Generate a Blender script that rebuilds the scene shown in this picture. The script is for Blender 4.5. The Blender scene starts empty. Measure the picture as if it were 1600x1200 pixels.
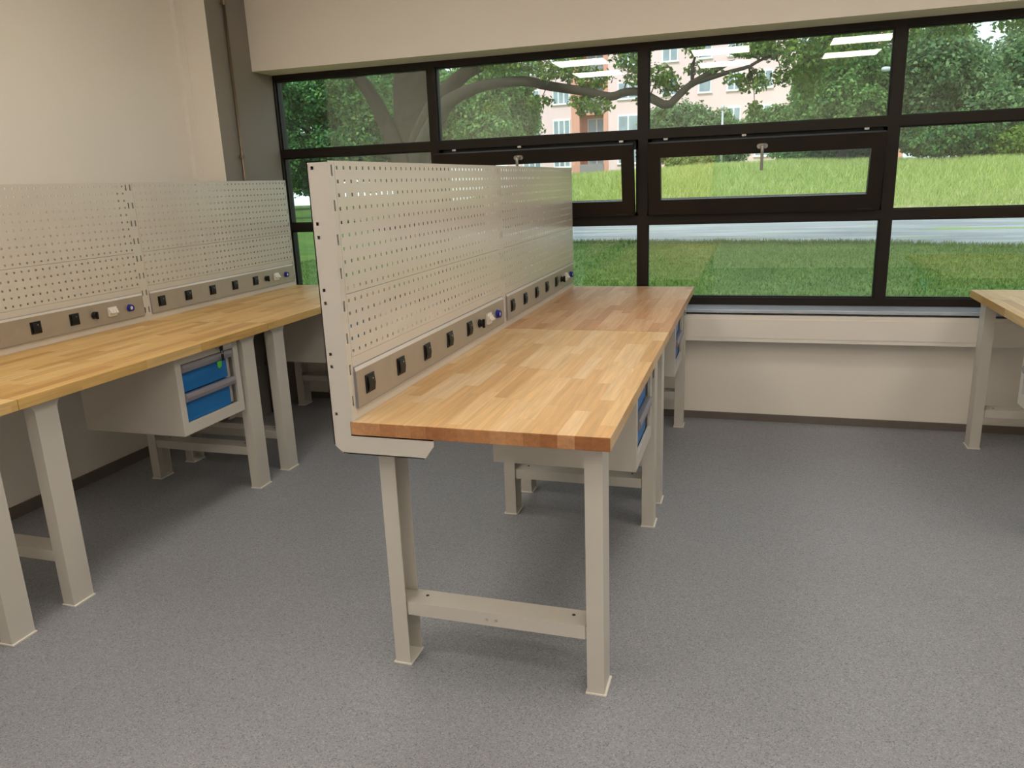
import bpy, bmesh, math, random
import numpy as np
from mathutils import Vector, Matrix

C = bpy.context.scene.collection
S = bpy.context.scene
R2D = math.degrees

# ---------------------------------------------------------------- camera
cam_d = bpy.data.cameras.new('camera')
cam = bpy.data.objects.new('camera', cam_d)
C.objects.link(cam)
YAW, PITCH, ROLL, FPX = -0.3093, -0.2575, -0.0382, 1192.38
fw = Vector((math.sin(YAW) * math.cos(PITCH), math.cos(YAW) * math.cos(PITCH), math.sin(PITCH)))
rt = Vector((math.cos(YAW), -math.sin(YAW), 0))
up = rt.cross(fw)
r2 = rt * math.cos(ROLL) + up * math.sin(ROLL)
u2 = -rt * math.sin(ROLL) + up * math.cos(ROLL)
cam.matrix_world = Matrix(((r2.x, u2.x, -fw.x, 1.0799), (r2.y, u2.y, -fw.y, -1.8447),
                           (r2.z, u2.z, -fw.z, 1.4816), (0, 0, 0, 1)))
cam_d.sensor_fit = 'HORIZONTAL'
cam_d.sensor_width = 36.0
cam_d.lens = FPX / 1600 * 36.0
cam_d.clip_start = 0.02
cam_d.clip_end = 400
S.camera = cam

# ---------------------------------------------------------------- sky, sun, exposure
W = bpy.data.worlds.new('overcast_sky')
S.world = W
W.use_nodes = True
bg = W.node_tree.nodes['Background']
bg.inputs['Color'].default_value = (0.86, 0.95, 1.0, 1)
bg.inputs['Strength'].default_value = 1.65
sun_d = bpy.data.lights.new('hazy_sun', 'SUN')
sun_d.energy = 3.2
sun_d.angle = math.radians(14)
sun_d.color = (1.0, 0.975, 0.94)
sun = bpy.data.objects.new('hazy_sun', sun_d)
sun.rotation_euler = (math.radians(42), 0, math.radians(-22))
C.objects.link(sun)

S.view_settings.view_transform = 'Standard'
S.view_settings.look = 'None'
S.view_settings.gamma = 1
S.view_settings.use_curve_mapping = False
S.view_settings.exposure = 0.0
S.cycles.use_denoising = True
S.cycles.max_bounces = 10
S.cycles.diffuse_bounces = 5
S.cycles.transparent_max_bounces = 24
S.cycles.caustics_reflective = False
S.cycles.caustics_refractive = False
S.cycles.sample_clamp_indirect = 8

LAMP_COLOR = (1.0, 0.885, 0.75)
LAMP_POWER = 8.9


# ---------------------------------------------------------------- materials
def new_mat(name):
    m = bpy.data.materials.new(name)
    m.use_nodes = True
    nt = m.node_tree
    return m, nt, nt.nodes['Principled BSDF']


def plain(name, col, rough=0.5, metal=0.0, spec=0.5, noise=0.04, nscale=8.0, coat=0.0, bump=0.0, bscale=300):
    """painted / plastic / metal surface with slight procedural mottling"""
    m, nt, b = new_mat(name)
    N, L = nt.nodes, nt.links
    tc = N.new('ShaderNodeTexCoord')
    nz = N.new('ShaderNodeTexNoise')
    nz.inputs['Scale'].default_value = nscale
    nz.inputs['Detail'].default_value = 3
    L.new(tc.outputs['Object'], nz.inputs['Vector'])
    r = N.new('ShaderNodeValToRGB')
    r.color_ramp.elements[0].position = 0.3
    r.color_ramp.elements[1].position = 0.7
    r.color_ramp.elements[0].color = tuple(c * (1 - noise) for c in col) + (1,)
    r.color_ramp.elements[1].color = tuple(min(1, c * (1 + noise)) for c in col) + (1,)
    L.new(nz.outputs['Fac'], r.inputs['Fac'])
    L.new(r.outputs['Color'], b.inputs['Base Color'])
    b.inputs['Roughness'].default_value = rough
    b.inputs['Metallic'].default_value = metal
    b.inputs['Specular IOR Level'].default_value = spec
    b.inputs['Coat Weight'].default_value = coat
    if bump:
        n2 = N.new('ShaderNodeTexNoise')
        n2.inputs['Scale'].default_value = bscale
        n2.inputs['Detail'].default_value = 4
        L.new(tc.outputs['Object'], n2.inputs['Vector'])
        bp = N.new('ShaderNodeBump')
        bp.inputs['Strength'].default_value = bump
        bp.inputs['Distance'].default_value = 0.002
        L.new(n2.outputs['Fac'], bp.inputs['Height'])
        L.new(bp.outputs['Normal'], b.inputs['Normal'])
    return m


def math_node(N, op, a=None, b=None):
    n = N.new('ShaderNodeMath')
    n.operation = op
    if isinstance(a, (int, float)): n.inputs[0].default_value = a
    if isinstance(b, (int, float)): n.inputs[1].default_value = b
    return n


def wood(name, cols, seed, dark=1.0):
    """butcher-block: staves along local Y, 47 mm wide, random lengths and tones"""
    m, nt, b = new_mat(name)
    N, L = nt.nodes, nt.links
    tc = N.new('ShaderNodeTexCoord')
    sp = N.new('ShaderNodeSeparateXYZ')
    L.new(tc.outputs['Object'], sp.inputs[0])
    oi = N.new('ShaderNodeObjectInfo')
    sc = math_node(N, 'MULTIPLY', None, 1 / 0.0469)
    L.new(sp.outputs['X'], sc.inputs[0])
    ad = math_node(N, 'ADD', None, 0.02)
    L.new(sc.outputs[0], ad.inputs[0])
    fi = math_node(N, 'FLOOR')
    L.new(ad.outputs[0], fi.inputs[0])
    fr = math_node(N, 'FRACT')
    L.new(ad.outputs[0], fr.inputs[0])
    rs = math_node(N, 'MULTIPLY_ADD', None, 91.0)
    rs.inputs[2].default_value = seed
    L.new(oi.outputs['Random'], rs.inputs[0])
    k = math_node(N, 'ADD')
    L.new(fi.outputs[0], k.inputs[0])
    L.new(rs.outputs[0], k.inputs[1])
    wn = N.new('ShaderNodeTexWhiteNoise')
    wn.noise_dimensions = '1D'
    L.new(k.outputs[0], wn.inputs['W'])
    # stave length varies per row: y * (1.9 .. 3.3) + offset
    ln = math_node(N, 'MULTIPLY_ADD', None, 1.3)
    ln.inputs[2].default_value = 1.9
    L.new(wn.outputs['Value'], ln.inputs[0])
    sy = math_node(N, 'MULTIPLY')
    L.new(sp.outputs['Y'], sy.inputs[0])
    L.new(ln.outputs[0], sy.inputs[1])
    of = math_node(N, 'MULTIPLY', None, 17.3)
    L.new(wn.outputs['Value'], of.inputs[0])
    so = math_node(N, 'ADD')
    L.new(sy.outputs[0], so.inputs[0])
    L.new(of.outputs[0], so.inputs[1])
    fj = math_node(N, 'FLOOR')
    L.new(so.outputs[0], fj.inputs[0])
    fjr = math_node(N, 'FRACT')
    L.new(so.outputs[0], fjr.inputs[0])
    cb = N.new('ShaderNodeCombineXYZ')
    L.new(k.outputs[0], cb.inputs[0])
    L.new(fj.outputs[0], cb.inputs[1])
    w3 = N.new('ShaderNodeTexWhiteNoise')
    w3.noise_dimensions = '3D'
    L.new(cb.outputs[0], w3.inputs['Vector'])
    ramp = N.new('ShaderNodeValToRGB')
    ramp.color_ramp.elements[0].color = cols[0] + (1,)
    ramp.color_ramp.elements[1].color = cols[-1] + (1,)
    for i, c in enumerate(cols[1:-1]):
        e = ramp.color_ramp.elements.new((i + 1) / (len(cols) - 1))
        e.color = c + (1,)
    L.new(w3.outputs['Value'], ramp.inputs['Fac'])
    # grain
    mp = N.new('ShaderNodeVectorMath')
    mp.operation = 'MULTIPLY'
    mp.inputs[1].default_value = (70, 4.0, 70)
    L.new(tc.outputs['Object'], mp.inputs[0])
    va = N.new('ShaderNodeVectorMath')
    va.operation = 'MULTIPLY_ADD'
    va.inputs[1].default_value = (40, 40, 40)
    L.new(w3.outputs['Color'], va.inputs[0])
    L.new(mp.outputs[0], va.inputs[2])
    gz = N.new('ShaderNodeTexNoise')
    gz.inputs['Scale'].default_value = 1.0
    gz.inputs['Detail'].default_value = 5
    gz.inputs['Distortion'].default_value = 0.6
    L.new(va.outputs[0], gz.inputs['Vector'])
    gr = N.new('ShaderNodeMapRange')
    gr.inputs['From Min'].default_value = 0.3
    gr.inputs['From Max'].default_value = 0.7
    gr.inputs['To Min'].default_value = 0.80 * dark
    gr.inputs['To Max'].default_value = 1.06 * dark
    L.new(gz.outputs['Fac'], gr.inputs['Value'])
    # glue lines
    e1 = math_node(N, 'LESS_THAN', None, 0.025)
    L.new(fr.outputs[0], e1.inputs[0])
    e2 = math_node(N, 'LESS_THAN', None, 0.006)
    L.new(fjr.outputs[0], e2.inputs[0])
    em = math_node(N, 'MAXIMUM')
    L.new(e1.outputs[0], em.inputs[0])
    L.new(e2.outputs[0], em.inputs[1])
    es = math_node(N, 'MULTIPLY_ADD', None, -0.09)
    es.inputs[2].default_value = 1.0
    L.new(em.outputs[0], es.inputs[0])
    gm = math_node(N, 'MULTIPLY')
    L.new(gr.outputs[0], gm.inputs[0])
    L.new(es.outputs[0], gm.inputs[1])
    mx = N.new('ShaderNodeVectorMath')
    mx.operation = 'SCALE'
    L.new(ramp.outputs['Color'], mx.inputs[0])
    L.new(gm.outputs[0], mx.inputs['Scale'])
    L.new(mx.outputs[0], b.inputs['Base Color'])
    b.inputs['Roughness'].default_value = 0.36
    b.inputs['Specular IOR Level'].default_value = 0.45
    return m


def floor_mat():
    m, nt, b = new_mat('speckled_grey_vinyl')
    N, L = nt.nodes, nt.links
    tc = N.new('ShaderNodeTexCoord')
    v1 = N.new('ShaderNodeTexVoronoi')
    v1.inputs['Scale'].default_value = 330
    L.new(tc.outputs['Object'], v1.inputs['Vector'])
    r1 = N.new('ShaderNodeValToRGB')
    cr = r1.color_ramp
    cr.interpolation = 'CONSTANT'
    cr.elements[0].position = 0.0
    cr.elements[0].color = (0.17, 0.18, 0.205, 1)
    cr.elements[1].position = 0.10
    cr.elements[1].color = (0.258, 0.275, 0.312, 1)
    e = cr.elements.new(0.55); e.color = (0.290, 0.306, 0.343, 1)
    e = cr.elements.new(0.86); e.color = (0.355, 0.37, 0.405, 1)
    sp = N.new('ShaderNodeSeparateColor')
    L.new(v1.outputs['Color'], sp.inputs[0])
    L.new(sp.outputs['Red'], r1.inputs['Fac'])
    nz = N.new('ShaderNodeTexNoise')
    nz.inputs['Scale'].default_value = 2.5
    nz.inputs['Detail'].default_value = 4
    L.new(tc.outputs['Object'], nz.inputs['Vector'])
    mr = N.new('ShaderNodeMapRange')
    mr.inputs['To Min'].default_value = 0.93
    mr.inputs['To Max'].default_value = 1.07
    L.new(nz.outputs['Fac'], mr.inputs['Value'])
    vm = N.new('ShaderNodeVectorMath')
    vm.operation = 'SCALE'
    L.new(r1.outputs['Color'], vm.inputs[0])
    L.new(mr.outputs[0], vm.inputs['Scale'])
    L.new(vm.outputs[0], b.inputs['Base Color'])
    b.inputs['Roughness'].default_value = 0.52
    b.inputs['Specular IOR Level'].default_value = 0.35
    return m


def glass_mat():
    m = bpy.data.materials.new('clear_double_glazing')
    m.use_nodes = True
    nt = m.node_tree
    N, L = nt.nodes, nt.links
    N.remove(N['Principled BSDF'])
    tr = N.new('ShaderNodeBsdfTransparent')
    tr.inputs['Color'].default_value = (0.93, 0.965, 0.945, 1)
    gl = N.new('ShaderNodeBsdfGlossy')
    gl.inputs['Roughness'].default_value = 0.0
    gl.inputs['Color'].default_value = (0.93, 1.0, 0.96, 1)
    lw = N.new('ShaderNodeLayerWeight')
    lw.inputs['Blend'].default_value = 0.5
    pw = math_node(N, 'POWER', None, 4.0)
    L.new(lw.outputs['Facing'], pw.inputs[0])
    ma = math_node(N, 'MULTIPLY_ADD', None, 0.6)
    ma.inputs[2].default_value = 0.105
    L.new(pw.outputs[0], ma.inputs[0])
    mx = N.new('ShaderNodeMixShader')
    L.new(ma.outputs[0], mx.inputs['Fac'])
    L.new(tr.outputs[0], mx.inputs[1])
    L.new(gl.outputs[0], mx.inputs[2])
    L.new(mx.outputs[0], N['Material Output'].inputs['Surface'])
    return m


def leaf_mat(name, cols, trans=0.35, rough=0.55):
    """foliage: every leaf gets its own tone; part of the light passes through"""
    m, nt, b = new_mat(name)
    N, L = nt.nodes, nt.links
    ge = N.new('ShaderNodeNewGeometry')
    ramp = N.new('ShaderNodeValToRGB')
    ramp.color_ramp.elements[0].color = cols[0] + (1,)
    ramp.color_ramp.elements[1].color = cols[-1] + (1,)
    for i, c in enumerate(cols[1:-1]):
        e = ramp.color_ramp.elements.new((i + 1) / (len(cols) - 1))
        e.color = c + (1,)
    L.new(ge.outputs['Random Per Island'], ramp.inputs['Fac'])
    L.new(ramp.outputs['Color'], b.inputs['Base Color'])
    b.inputs['Roughness'].default_value = rough
    b.inputs['Specular IOR Level'].default_value = 0.3
    t = N.new('ShaderNodeBsdfTranslucent')
    L.new(ramp.outputs['Color'], t.inputs['Color'])
    mx = N.new('ShaderNodeMixShader')
    mx.inputs['Fac'].default_value = trans
    L.new(b.outputs[0], mx.inputs[1])
    L.new(t.outputs[0], mx.inputs[2])
    L.new(mx.outputs[0], N['Material Output'].inputs['Surface'])
    return m


def ground_mat(name, cols, scale):
    m, nt, b = new_mat(name)
    N, L = nt.nodes, nt.links
    tc = N.new('ShaderNodeTexCoord')
    nz = N.new('ShaderNodeTexNoise')
    nz.inputs['Scale'].default_value = scale
    nz.inputs['Detail'].default_value = 8
    nz.inputs['Roughness'].default_value = 0.7
    L.new(tc.outputs['Object'], nz.inputs['Vector'])
    r = N.new('ShaderNodeValToRGB')
    r.color_ramp.elements[0].position = 0.3
    r.color_ramp.elements[1].position = 0.72
    r.color_ramp.elements[0].color = cols[0] + (1,)
    r.color_ramp.elements[1].color = cols[-1] + (1,)
    for i, c in enumerate(cols[1:-1]):
        e = r.color_ramp.elements.new(0.3 + 0.42 * (i + 1) / (len(cols) - 1))
        e.color = c + (1,)
    L.new(nz.outputs['Fac'], r.inputs['Fac'])
    L.new(r.outputs['Color'], b.inputs['Base Color'])
    b.inputs['Roughness'].default_value = 0.95
    b.inputs['Specular IOR Level'].default_value = 0.1
    return m


def road_mat():
    """worn pale asphalt with streaks and grassy cracks"""
    m, nt, b = new_mat('worn_pale_asphalt')
    N, L = nt.nodes, nt.links
    tc = N.new('ShaderNodeTexCoord')
    mp = N.new('ShaderNodeMapping')
    mp.inputs['Scale'].default_value = (0.18, 0.9, 1)
    mp.inputs['Rotation'].default_value = (0, 0, 0.09)
    L.new(tc.outputs['Object'], mp.inputs['Vector'])
    n1 = N.new('ShaderNodeTexNoise')
    n1.inputs['Scale'].default_value = 1.6
    n1.inputs['Detail'].default_value = 9
    n1.inputs['Roughness'].default_value = 0.65
    L.new(mp.outputs[0], n1.inputs['Vector'])
    r = N.new('ShaderNodeValToRGB')
    r.color_ramp.elements[0].position = 0.36
    r.color_ramp.elements[0].color = (0.17, 0.195, 0.235, 1)
    r.color_ramp.elements[1].position = 0.66
    r.color_ramp.elements[1].color = (0.36, 0.39, 0.43, 1)
    L.new(n1.outputs['Fac'], r.inputs['Fac'])
    n2 = N.new('ShaderNodeTexNoise')
    n2.inputs['Scale'].default_value = 1.1
    n2.inputs['Detail'].default_value = 7
    n2.inputs['Distortion'].default_value = 0.8
    L.new(mp.outputs[0], n2.inputs['Vector'])
    r3 = N.new('ShaderNodeValToRGB')
    r3.color_ramp.elements[0].position = 0.60
    r3.color_ramp.elements[0].color = (0, 0, 0, 1)
    r3.color_ramp.elements[1].position = 0.66
    r3.color_ramp.elements[1].color = (1, 1, 1, 1)
    L.new(n2.outputs['Fac'], r3.inputs['Fac'])
    mx = N.new('ShaderNodeMix')
    mx.data_type = 'RGBA'
    L.new(r3.outputs['Color'], mx.inputs['Factor'])
    L.new(r.outputs['Color'], mx.inputs['A'])
    mx.inputs['B'].default_value = (0.20, 0.30, 0.10, 1)
    L.new(mx.outputs['Result'], b.inputs['Base Color'])
    b.inputs['Roughness'].default_value = 0.6
    b.inputs['Specular IOR Level'].default_value = 0.35
    return m


def emit(name, col, strength):
    m, nt, b = new_mat(name)
    b.inputs['Base Color'].default_value = (0.9, 0.9, 0.9, 1)
    b.inputs['Emission Color'].default_value = col + (1,)
    b.inputs['Emission Strength'].default_value = strength
    return m


M = {}
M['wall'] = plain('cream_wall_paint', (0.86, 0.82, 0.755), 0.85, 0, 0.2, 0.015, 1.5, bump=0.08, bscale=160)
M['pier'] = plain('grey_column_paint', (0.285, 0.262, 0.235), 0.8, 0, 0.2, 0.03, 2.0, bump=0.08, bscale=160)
M['ceiling'] = plain('white_ceiling', (0.87, 0.865, 0.85), 0.9, 0, 0.1, 0.01)
M['floor'] = floor_mat()
M['skirting'] = plain('dark_grey_vinyl_skirting', (0.15, 0.13, 0.115), 0.6)
M['trunking'] = plain('ivory_plastic_trunking', (0.86, 0.825, 0.765), 0.45, 0, 0.4, 0.01)
M['sill'] = plain('sky_tinted_grey_sill', (0.47, 0.53, 0.62), 0.16, 0, 0.8, 0.02)  # blue of the mirrored sky is put into the base colour
M['frame'] = plain('dark_bronze_aluminium', (0.0150, 0.0105, 0.0075), 0.45, 0, 0.3, 0.08)
M['gasket'] = plain('black_gasket', (0.012, 0.012, 0.013), 0.6)
M['glass'] = glass_mat()
M['steel'] = plain('brushed_steel', (0.62, 0.61, 0.58), 0.32, 0.95, 0.5, 0.05, 40)
M['plate'] = plain('toplit_foot_plate', (0.76, 0.74, 0.68), 0.45, 0, 0.4, 0.012, 5)  # lighter than the legs: light from above is put into the colour
M['pipe'] = plain('bronze_coloured_pipe', (0.22, 0.17, 0.12), 0.35, 0.7, 0.5, 0.05, 20)
M['paint'] = plain('light_grey_powder_coat', (0.605, 0.585, 0.535), 0.42, 0, 0.45, 0.012, 5)
M['gloss'] = plain('glossy_light_grey_powder_coat', (0.61, 0.585, 0.54), 0.2, 0, 0.5, 0.012, 5)
M['alu'] = plain('bronze_anodised_aluminium', (0.40, 0.355, 0.30), 0.42, 0.35, 0.5, 0.03, 20)
M['black'] = plain('black_plastic', (0.008, 0.008, 0.009), 0.42, 0, 0.3, 0.1)
M['hole'] = plain('dark_screw_hole', (0.03, 0.028, 0.025), 0.7)
M['white'] = plain('white_plastic', (0.80, 0.79, 0.76), 0.4, 0, 0.5, 0.01)
M['blueplug'] = plain('blue_plastic', (0.012, 0.030, 0.30), 0.35)
M['drawer'] = plain('blue_drawer_lacquer', (0.010, 0.175, 0.52), 0.4, 0, 0.45, 0.02)
M['handle'] = plain('grey_plastic_handle', (0.26, 0.25, 0.285), 0.45)
M['body'] = plain('pale_grey_cabinet', (0.62, 0.60, 0.555), 0.45, 0, 0.4, 0.012)
M['green'] = plain('green_tag_plastic', (0.09, 0.52, 0.05), 0.45)
WOODC = [(0.64, 0.39, 0.165), (0.71, 0.455, 0.205), (0.745, 0.50, 0.24), (0.775, 0.54, 0.28), (0.80, 0.595, 0.36)]
M['wood'] = wood('beech_butcher_block', WOODC, 3.0)
M['wood_end'] = wood('beech_end_grain', [(0.36, 0.14, 0.05), (0.46, 0.21, 0.085), (0.53, 0.26, 0.115), (0.58, 0.31, 0.15)], 3.0, 1.0)
M['wood_red'] = wood('reddish_beech_butcher_block', [(0.53, 0.265, 0.11), (0.61, 0.335, 0.15), (0.66, 0.39, 0.19), (0.71, 0.46, 0.25)], 8.0)
M['wood_gold'] = wood('golden_beech_butcher_block', [(0.55, 0.30, 0.08), (0.69, 0.43, 0.14), (0.75, 0.49, 0.175), (0.79, 0.55, 0.235)], 21.0)
M['lamp'] = emit('lit_lamp_diffuser', LAMP_COLOR, LAMP_POWER)
M['lampframe'] = plain('white_lamp_housing', (0.8, 0.8, 0.78), 0.5)
M['lawn'] = ground_mat('lawn_soil_and_grass', [(0.035, 0.085, 0.018), (0.075, 0.15, 0.03), (0.15, 0.20, 0.05)], 1.3)
M['bank'] = ground_mat('meadow_bank', [(0.20, 0.30, 0.07), (0.32, 0.40, 0.13), (0.48, 0.48, 0.26)], 1.6)
M['road'] = road_mat()
M['blade'] = leaf_mat('lawn_blades', [(0.03, 0.095, 0.018), (0.06, 0.15, 0.025), (0.11, 0.20, 0.035), (0.22, 0.27, 0.085)], 0.3)
M['tall'] = leaf_mat('meadow_blades', [(0.26, 0.40, 0.09), (0.40, 0.54, 0.14), (0.54, 0.64, 0.22), (0.68, 0.68, 0.38)], 0.35)
M['dry'] = leaf_mat('pale_dry_blades', [(0.42, 0.48, 0.20), (0.58, 0.60, 0.34), (0.70, 0.68, 0.46)], 0.35)
M['oakleaf'] = leaf_mat('oak_leaves', [(0.05, 0.13, 0.02), (0.10, 0.22, 0.03), (0.17, 0.31, 0.05), (0.30, 0.38, 0.07)], 0.4)
M['darkleaf'] = leaf_mat('deep_green_leaves', [(0.02, 0.09, 0.03), (0.04, 0.15, 0.05), (0.08, 0.23, 0.06), (0.18, 0.34, 0.08)], 0.3)
M['midleaf'] = leaf_mat('mid_green_leaves', [(0.05, 0.15, 0.04), (0.09, 0.23, 0.06), (0.16, 0.32, 0.09), (0.26, 0.40, 0.13)], 0.35)
M['blueleaf'] = leaf_mat('grey_green_leaves', [(0.06, 0.145, 0.06), (0.11, 0.23, 0.095), (0.19, 0.33, 0.14), (0.31, 0.43, 0.20)], 0.4)
M['limeleaf'] = leaf_mat('yellow_green_leaves', [(0.12, 0.24, 0.04), (0.20, 0.34, 0.06), (0.32, 0.44, 0.10)], 0.4)
M['bark'] = plain('oak_bark', (0.040, 0.034, 0.025), 0.9, 0, 0.2, 0.45, 6, bump=0.6, bscale=9)
M['facade'] = plain('pale_pink_render', (0.88, 0.655, 0.665), 0.9, 0, 0.1, 0.03, 0.4)
M['salmon'] = plain('salmon_render', (0.72, 0.36, 0.28), 0.9, 0, 0.1, 0.04, 0.4)
M['parapet'] = plain('grey_balcony_panel', (0.28, 0.26, 0.27), 0.8)
M['winwhite'] = plain('white_window_frame', (0.85, 0.86, 0.87), 0.5)
M['pane'] = plain('curtained_window_pane', (0.30, 0.37, 0.43), 0.15, 0, 0.6, 0.25, 1.2)
M['lamp_metal'] = plain('galvanised_post', (0.50, 0.54, 0.58), 0.5, 0.3)


# ---------------------------------------------------------------- mesh helpers
class MB:
    def __init__(self):
        self.v, self.f, self.m = [], [], []
        self.mi = 0

    def add(self, vs, fs):
        o = len(self.v)
        self.v += [tuple(p) for p in vs]
        for f in fs:
            self.f.append(tuple(o + i for i in f))
            self.m.append(self.mi)
        return self

    def box(self, x0, x1, y0, y1, z0, z1):
        return self.add([(x0, y0, z0), (x1, y0, z0), (x1, y1, z0), (x0, y1, z0),
                         (x0, y0, z1), (x1, y0, z1), (x1, y1, z1), (x0, y1, z1)],
                        [(3, 2, 1, 0), (4, 5, 6, 7), (0, 1, 5, 4), (1, 2, 6, 5), (2, 3, 7, 6), (3, 0, 4, 7)])

    def prism(self, pts, axis, a, b):
        """polygon extruded along an axis; pts in the two other axes in order (x,y | x,z | y,z)"""
        n = len(pts)

        def P(p, t):
            if axis == 'x': return (t, p[0], p[1])
            if axis == 'y': return (p[0], t, p[1])
            return (p[0], p[1], t)
        vs = [P(p, a) for p in pts] + [P(p, b) for p in pts]
        fs = [tuple(range(n)), tuple(reversed(range(n, 2 * n)))]
        fs += [(i, n + i, n + (i + 1) % n, (i + 1) % n) for i in range(n)]
        return self.add(vs, fs)

    def cyl(self, p0, p1, r0, r1=None, n=12):
        r1 = r0 if r1 is None else r1
        p0, p1 = Vector(p0), Vector(p1)
        d = (p1 - p0).normalized()
        a = d.orthogonal().normalized()
        c = d.cross(a)
        vs = []
        for p, r in ((p0, r0), (p1, r1)):
            for i in range(n):
                t = 2 * math.pi * i / n
                vs.append(p + (a * math.cos(t) + c * math.sin(t)) * r)
        fs = [tuple(reversed(range(n))), tuple(range(n, 2 * n))]
        fs += [(i, (i + 1) % n, n + (i + 1) % n, n + i) for i in range(n)]
        return self.add(vs, fs)

    def lathe(self, prof, p0, d, n=16):
        """prof: (distance along d, radius)"""
        p0, d = Vector(p0), Vector(d).normalized()
        a = d.orthogonal().normalized()
        c = d.cross(a)
        vs, fs = [], []
        for (t, r) in prof:
            for i in range(n):
                w = 2 * math.pi * i / n
                vs.append(p0 + d * t + (a * math.cos(w) + c * math.sin(w)) * r)
        for k in range(len(prof) - 1):
            for i in range(n):
                fs.append((k * n + i, k * n + (i + 1) % n, (k + 1) * n + (i + 1) % n, (k + 1) * n + i))
        fs.append(tuple(reversed(range(n))))
        fs.append(tuple(range((len(prof) - 1) * n, len(prof) * n)))
        return self.add(vs, fs)

    def tube(self, pts, rads, n=8):
        pts = [Vector(p) for p in pts]
        if isinstance(rads, (int, float)): rads = [rads] * len(pts)
        vs, fs = [], []
        ref = None
        for i, p in enumerate(pts):
            d = (pts[min(i + 1, len(pts) - 1)] - pts[max(i - 1, 0)]).normalized()
            if ref is None:
                ref = d.orthogonal().normalized()
            a = (ref - d * ref.dot(d)).normalized()
            ref = a
            c = d.cross(a)
            for k in range(n):
                w = 2 * math.pi * k / n
                vs.append(p + (a * math.cos(w) + c * math.sin(w)) * rads[i])
        for i in range(len(pts) - 1):
            for k in range(n):
                fs.append((i * n + k, i * n + (k + 1) % n, (i + 1) * n + (k + 1) % n, (i + 1) * n + k))
        fs.append(tuple(reversed(range(n))))
        fs.append(tuple(range((len(pts) - 1) * n, len(pts) * n)))
        return self.add(vs, fs)

    def holed(self, us, vs_, holes, w0, w1, axis):
        """sheet with rectangular holes. us / vs_: sorted break lists; holes: set of (i,j) empty cells.
        axis 'x': sheet in YZ between x=w0..w1; axis 'y': sheet in XZ between y=w0..w1"""
        nu, nv = len(us), len(vs_)
        idx = {}

        def V(i, j, s):
            k = (i, j, s)
            if k not in idx:
                w = w1 if s else w0
                idx[k] = len(self.v)
                self.v.append((w, us[i], vs_[j]) if axis == 'x' else (us[i], w, vs_[j]))
            return idx[k]

        def F(*q):
            self.f.append(q)
            self.m.append(self.mi)
        solid = lambda i, j: 0 <= i < nu - 1 and 0 <= j < nv - 1 and (i, j) not in holes
        for i in range(nu - 1):
            for j in range(nv - 1):
                if not solid(i, j): continue
                F(V(i, j, 1), V(i + 1, j, 1), V(i + 1, j + 1, 1), V(i, j + 1, 1))
                F(V(i, j + 1, 0), V(i + 1, j + 1, 0), V(i + 1, j, 0), V(i, j, 0))
                if not solid(i - 1, j): F(V(i, j, 0), V(i, j, 1), V(i, j + 1, 1), V(i, j + 1, 0))
                if not solid(i + 1, j): F(V(i + 1, j + 1, 0), V(i + 1, j + 1, 1), V(i + 1, j, 1), V(i + 1, j, 0))
                if not solid(i, j - 1): F(V(i + 1, j, 0), V(i + 1, j, 1), V(i, j, 1), V(i, j, 0))
                if not solid(i, j + 1): F(V(i, j + 1, 0), V(i, j + 1, 1), V(i + 1, j + 1, 1), V(i + 1, j + 1, 0))
        return self

    def build(self, name, mats, parent=None, bevel=0.0, smooth=False):
        me = bpy.data.meshes.new(name)
        me.from_pydata([tuple(v) for v in self.v], [], self.f)
        if not isinstance(mats, (list, tuple)): mats = [mats]
        for m in mats: me.materials.append(m)
        if len(mats) > 1:
            me.polygons.foreach_set('material_index', self.m)
        bm = bmesh.new()
        bm.from_mesh(me)
        bmesh.ops.recalc_face_normals(bm, faces=bm.faces)
        if bevel:
            es = [e for e in bm.edges if len(e.link_faces) == 2 and e.calc_face_angle(0) > 0.6]
            bmesh.ops.bevel(bm, geom=es, offset=bevel, segments=2, profile=0.6, affect='EDGES', clamp_overlap=True)
        bm.to_mesh(me)
        bm.free()
        if smooth:
            me.polygons.foreach_set('use_smooth', [True] * len(me.polygons))
        o = bpy.data.objects.new(name, me)
        C.objects.link(o)
        if parent: o.parent = parent
        return o


def tag(o, label=None, cat=None, group=None, kind=None):
    if label: o['label'] = label
    if cat: o['category'] = cat
    if group: o['group'] = group
    if kind: o['kind'] = kind
    return o


def empty(name, loc=(0, 0, 0), rz=0.0):
    o = bpy.data.objects.new(name, None)
    o.empty_display_size = 0.1
    C.objects.link(o)
    o.location = loc
    o.rotation_euler = (0, 0, rz)
    return o


def copy_tree(o, parent=None, skip=()):
    c = o.copy()
    C.objects.link(c)
    c.parent = parent
    for ch in list(o.children):
        if ch.name.split('.')[0] not in skip:
            copy_tree(ch, c, skip)
    return c


def struct(o, cat):
    o['kind'] = 'structure'
    o['category'] = cat
    return o


# ---------------------------------------------------------------- the room shell
XL, XR, YB, ZC = -2.285, 4.62, -5.2, 3.0
YW, YF, YS, YH = 2.912, 2.98, 2.798, 2.76      # lower wall, window frame, sill front, header front
ZS, ZH = 0.711, 2.245                          # sill top, header soffit
XP = -2.09                                     # face of the column left of the window

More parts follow.
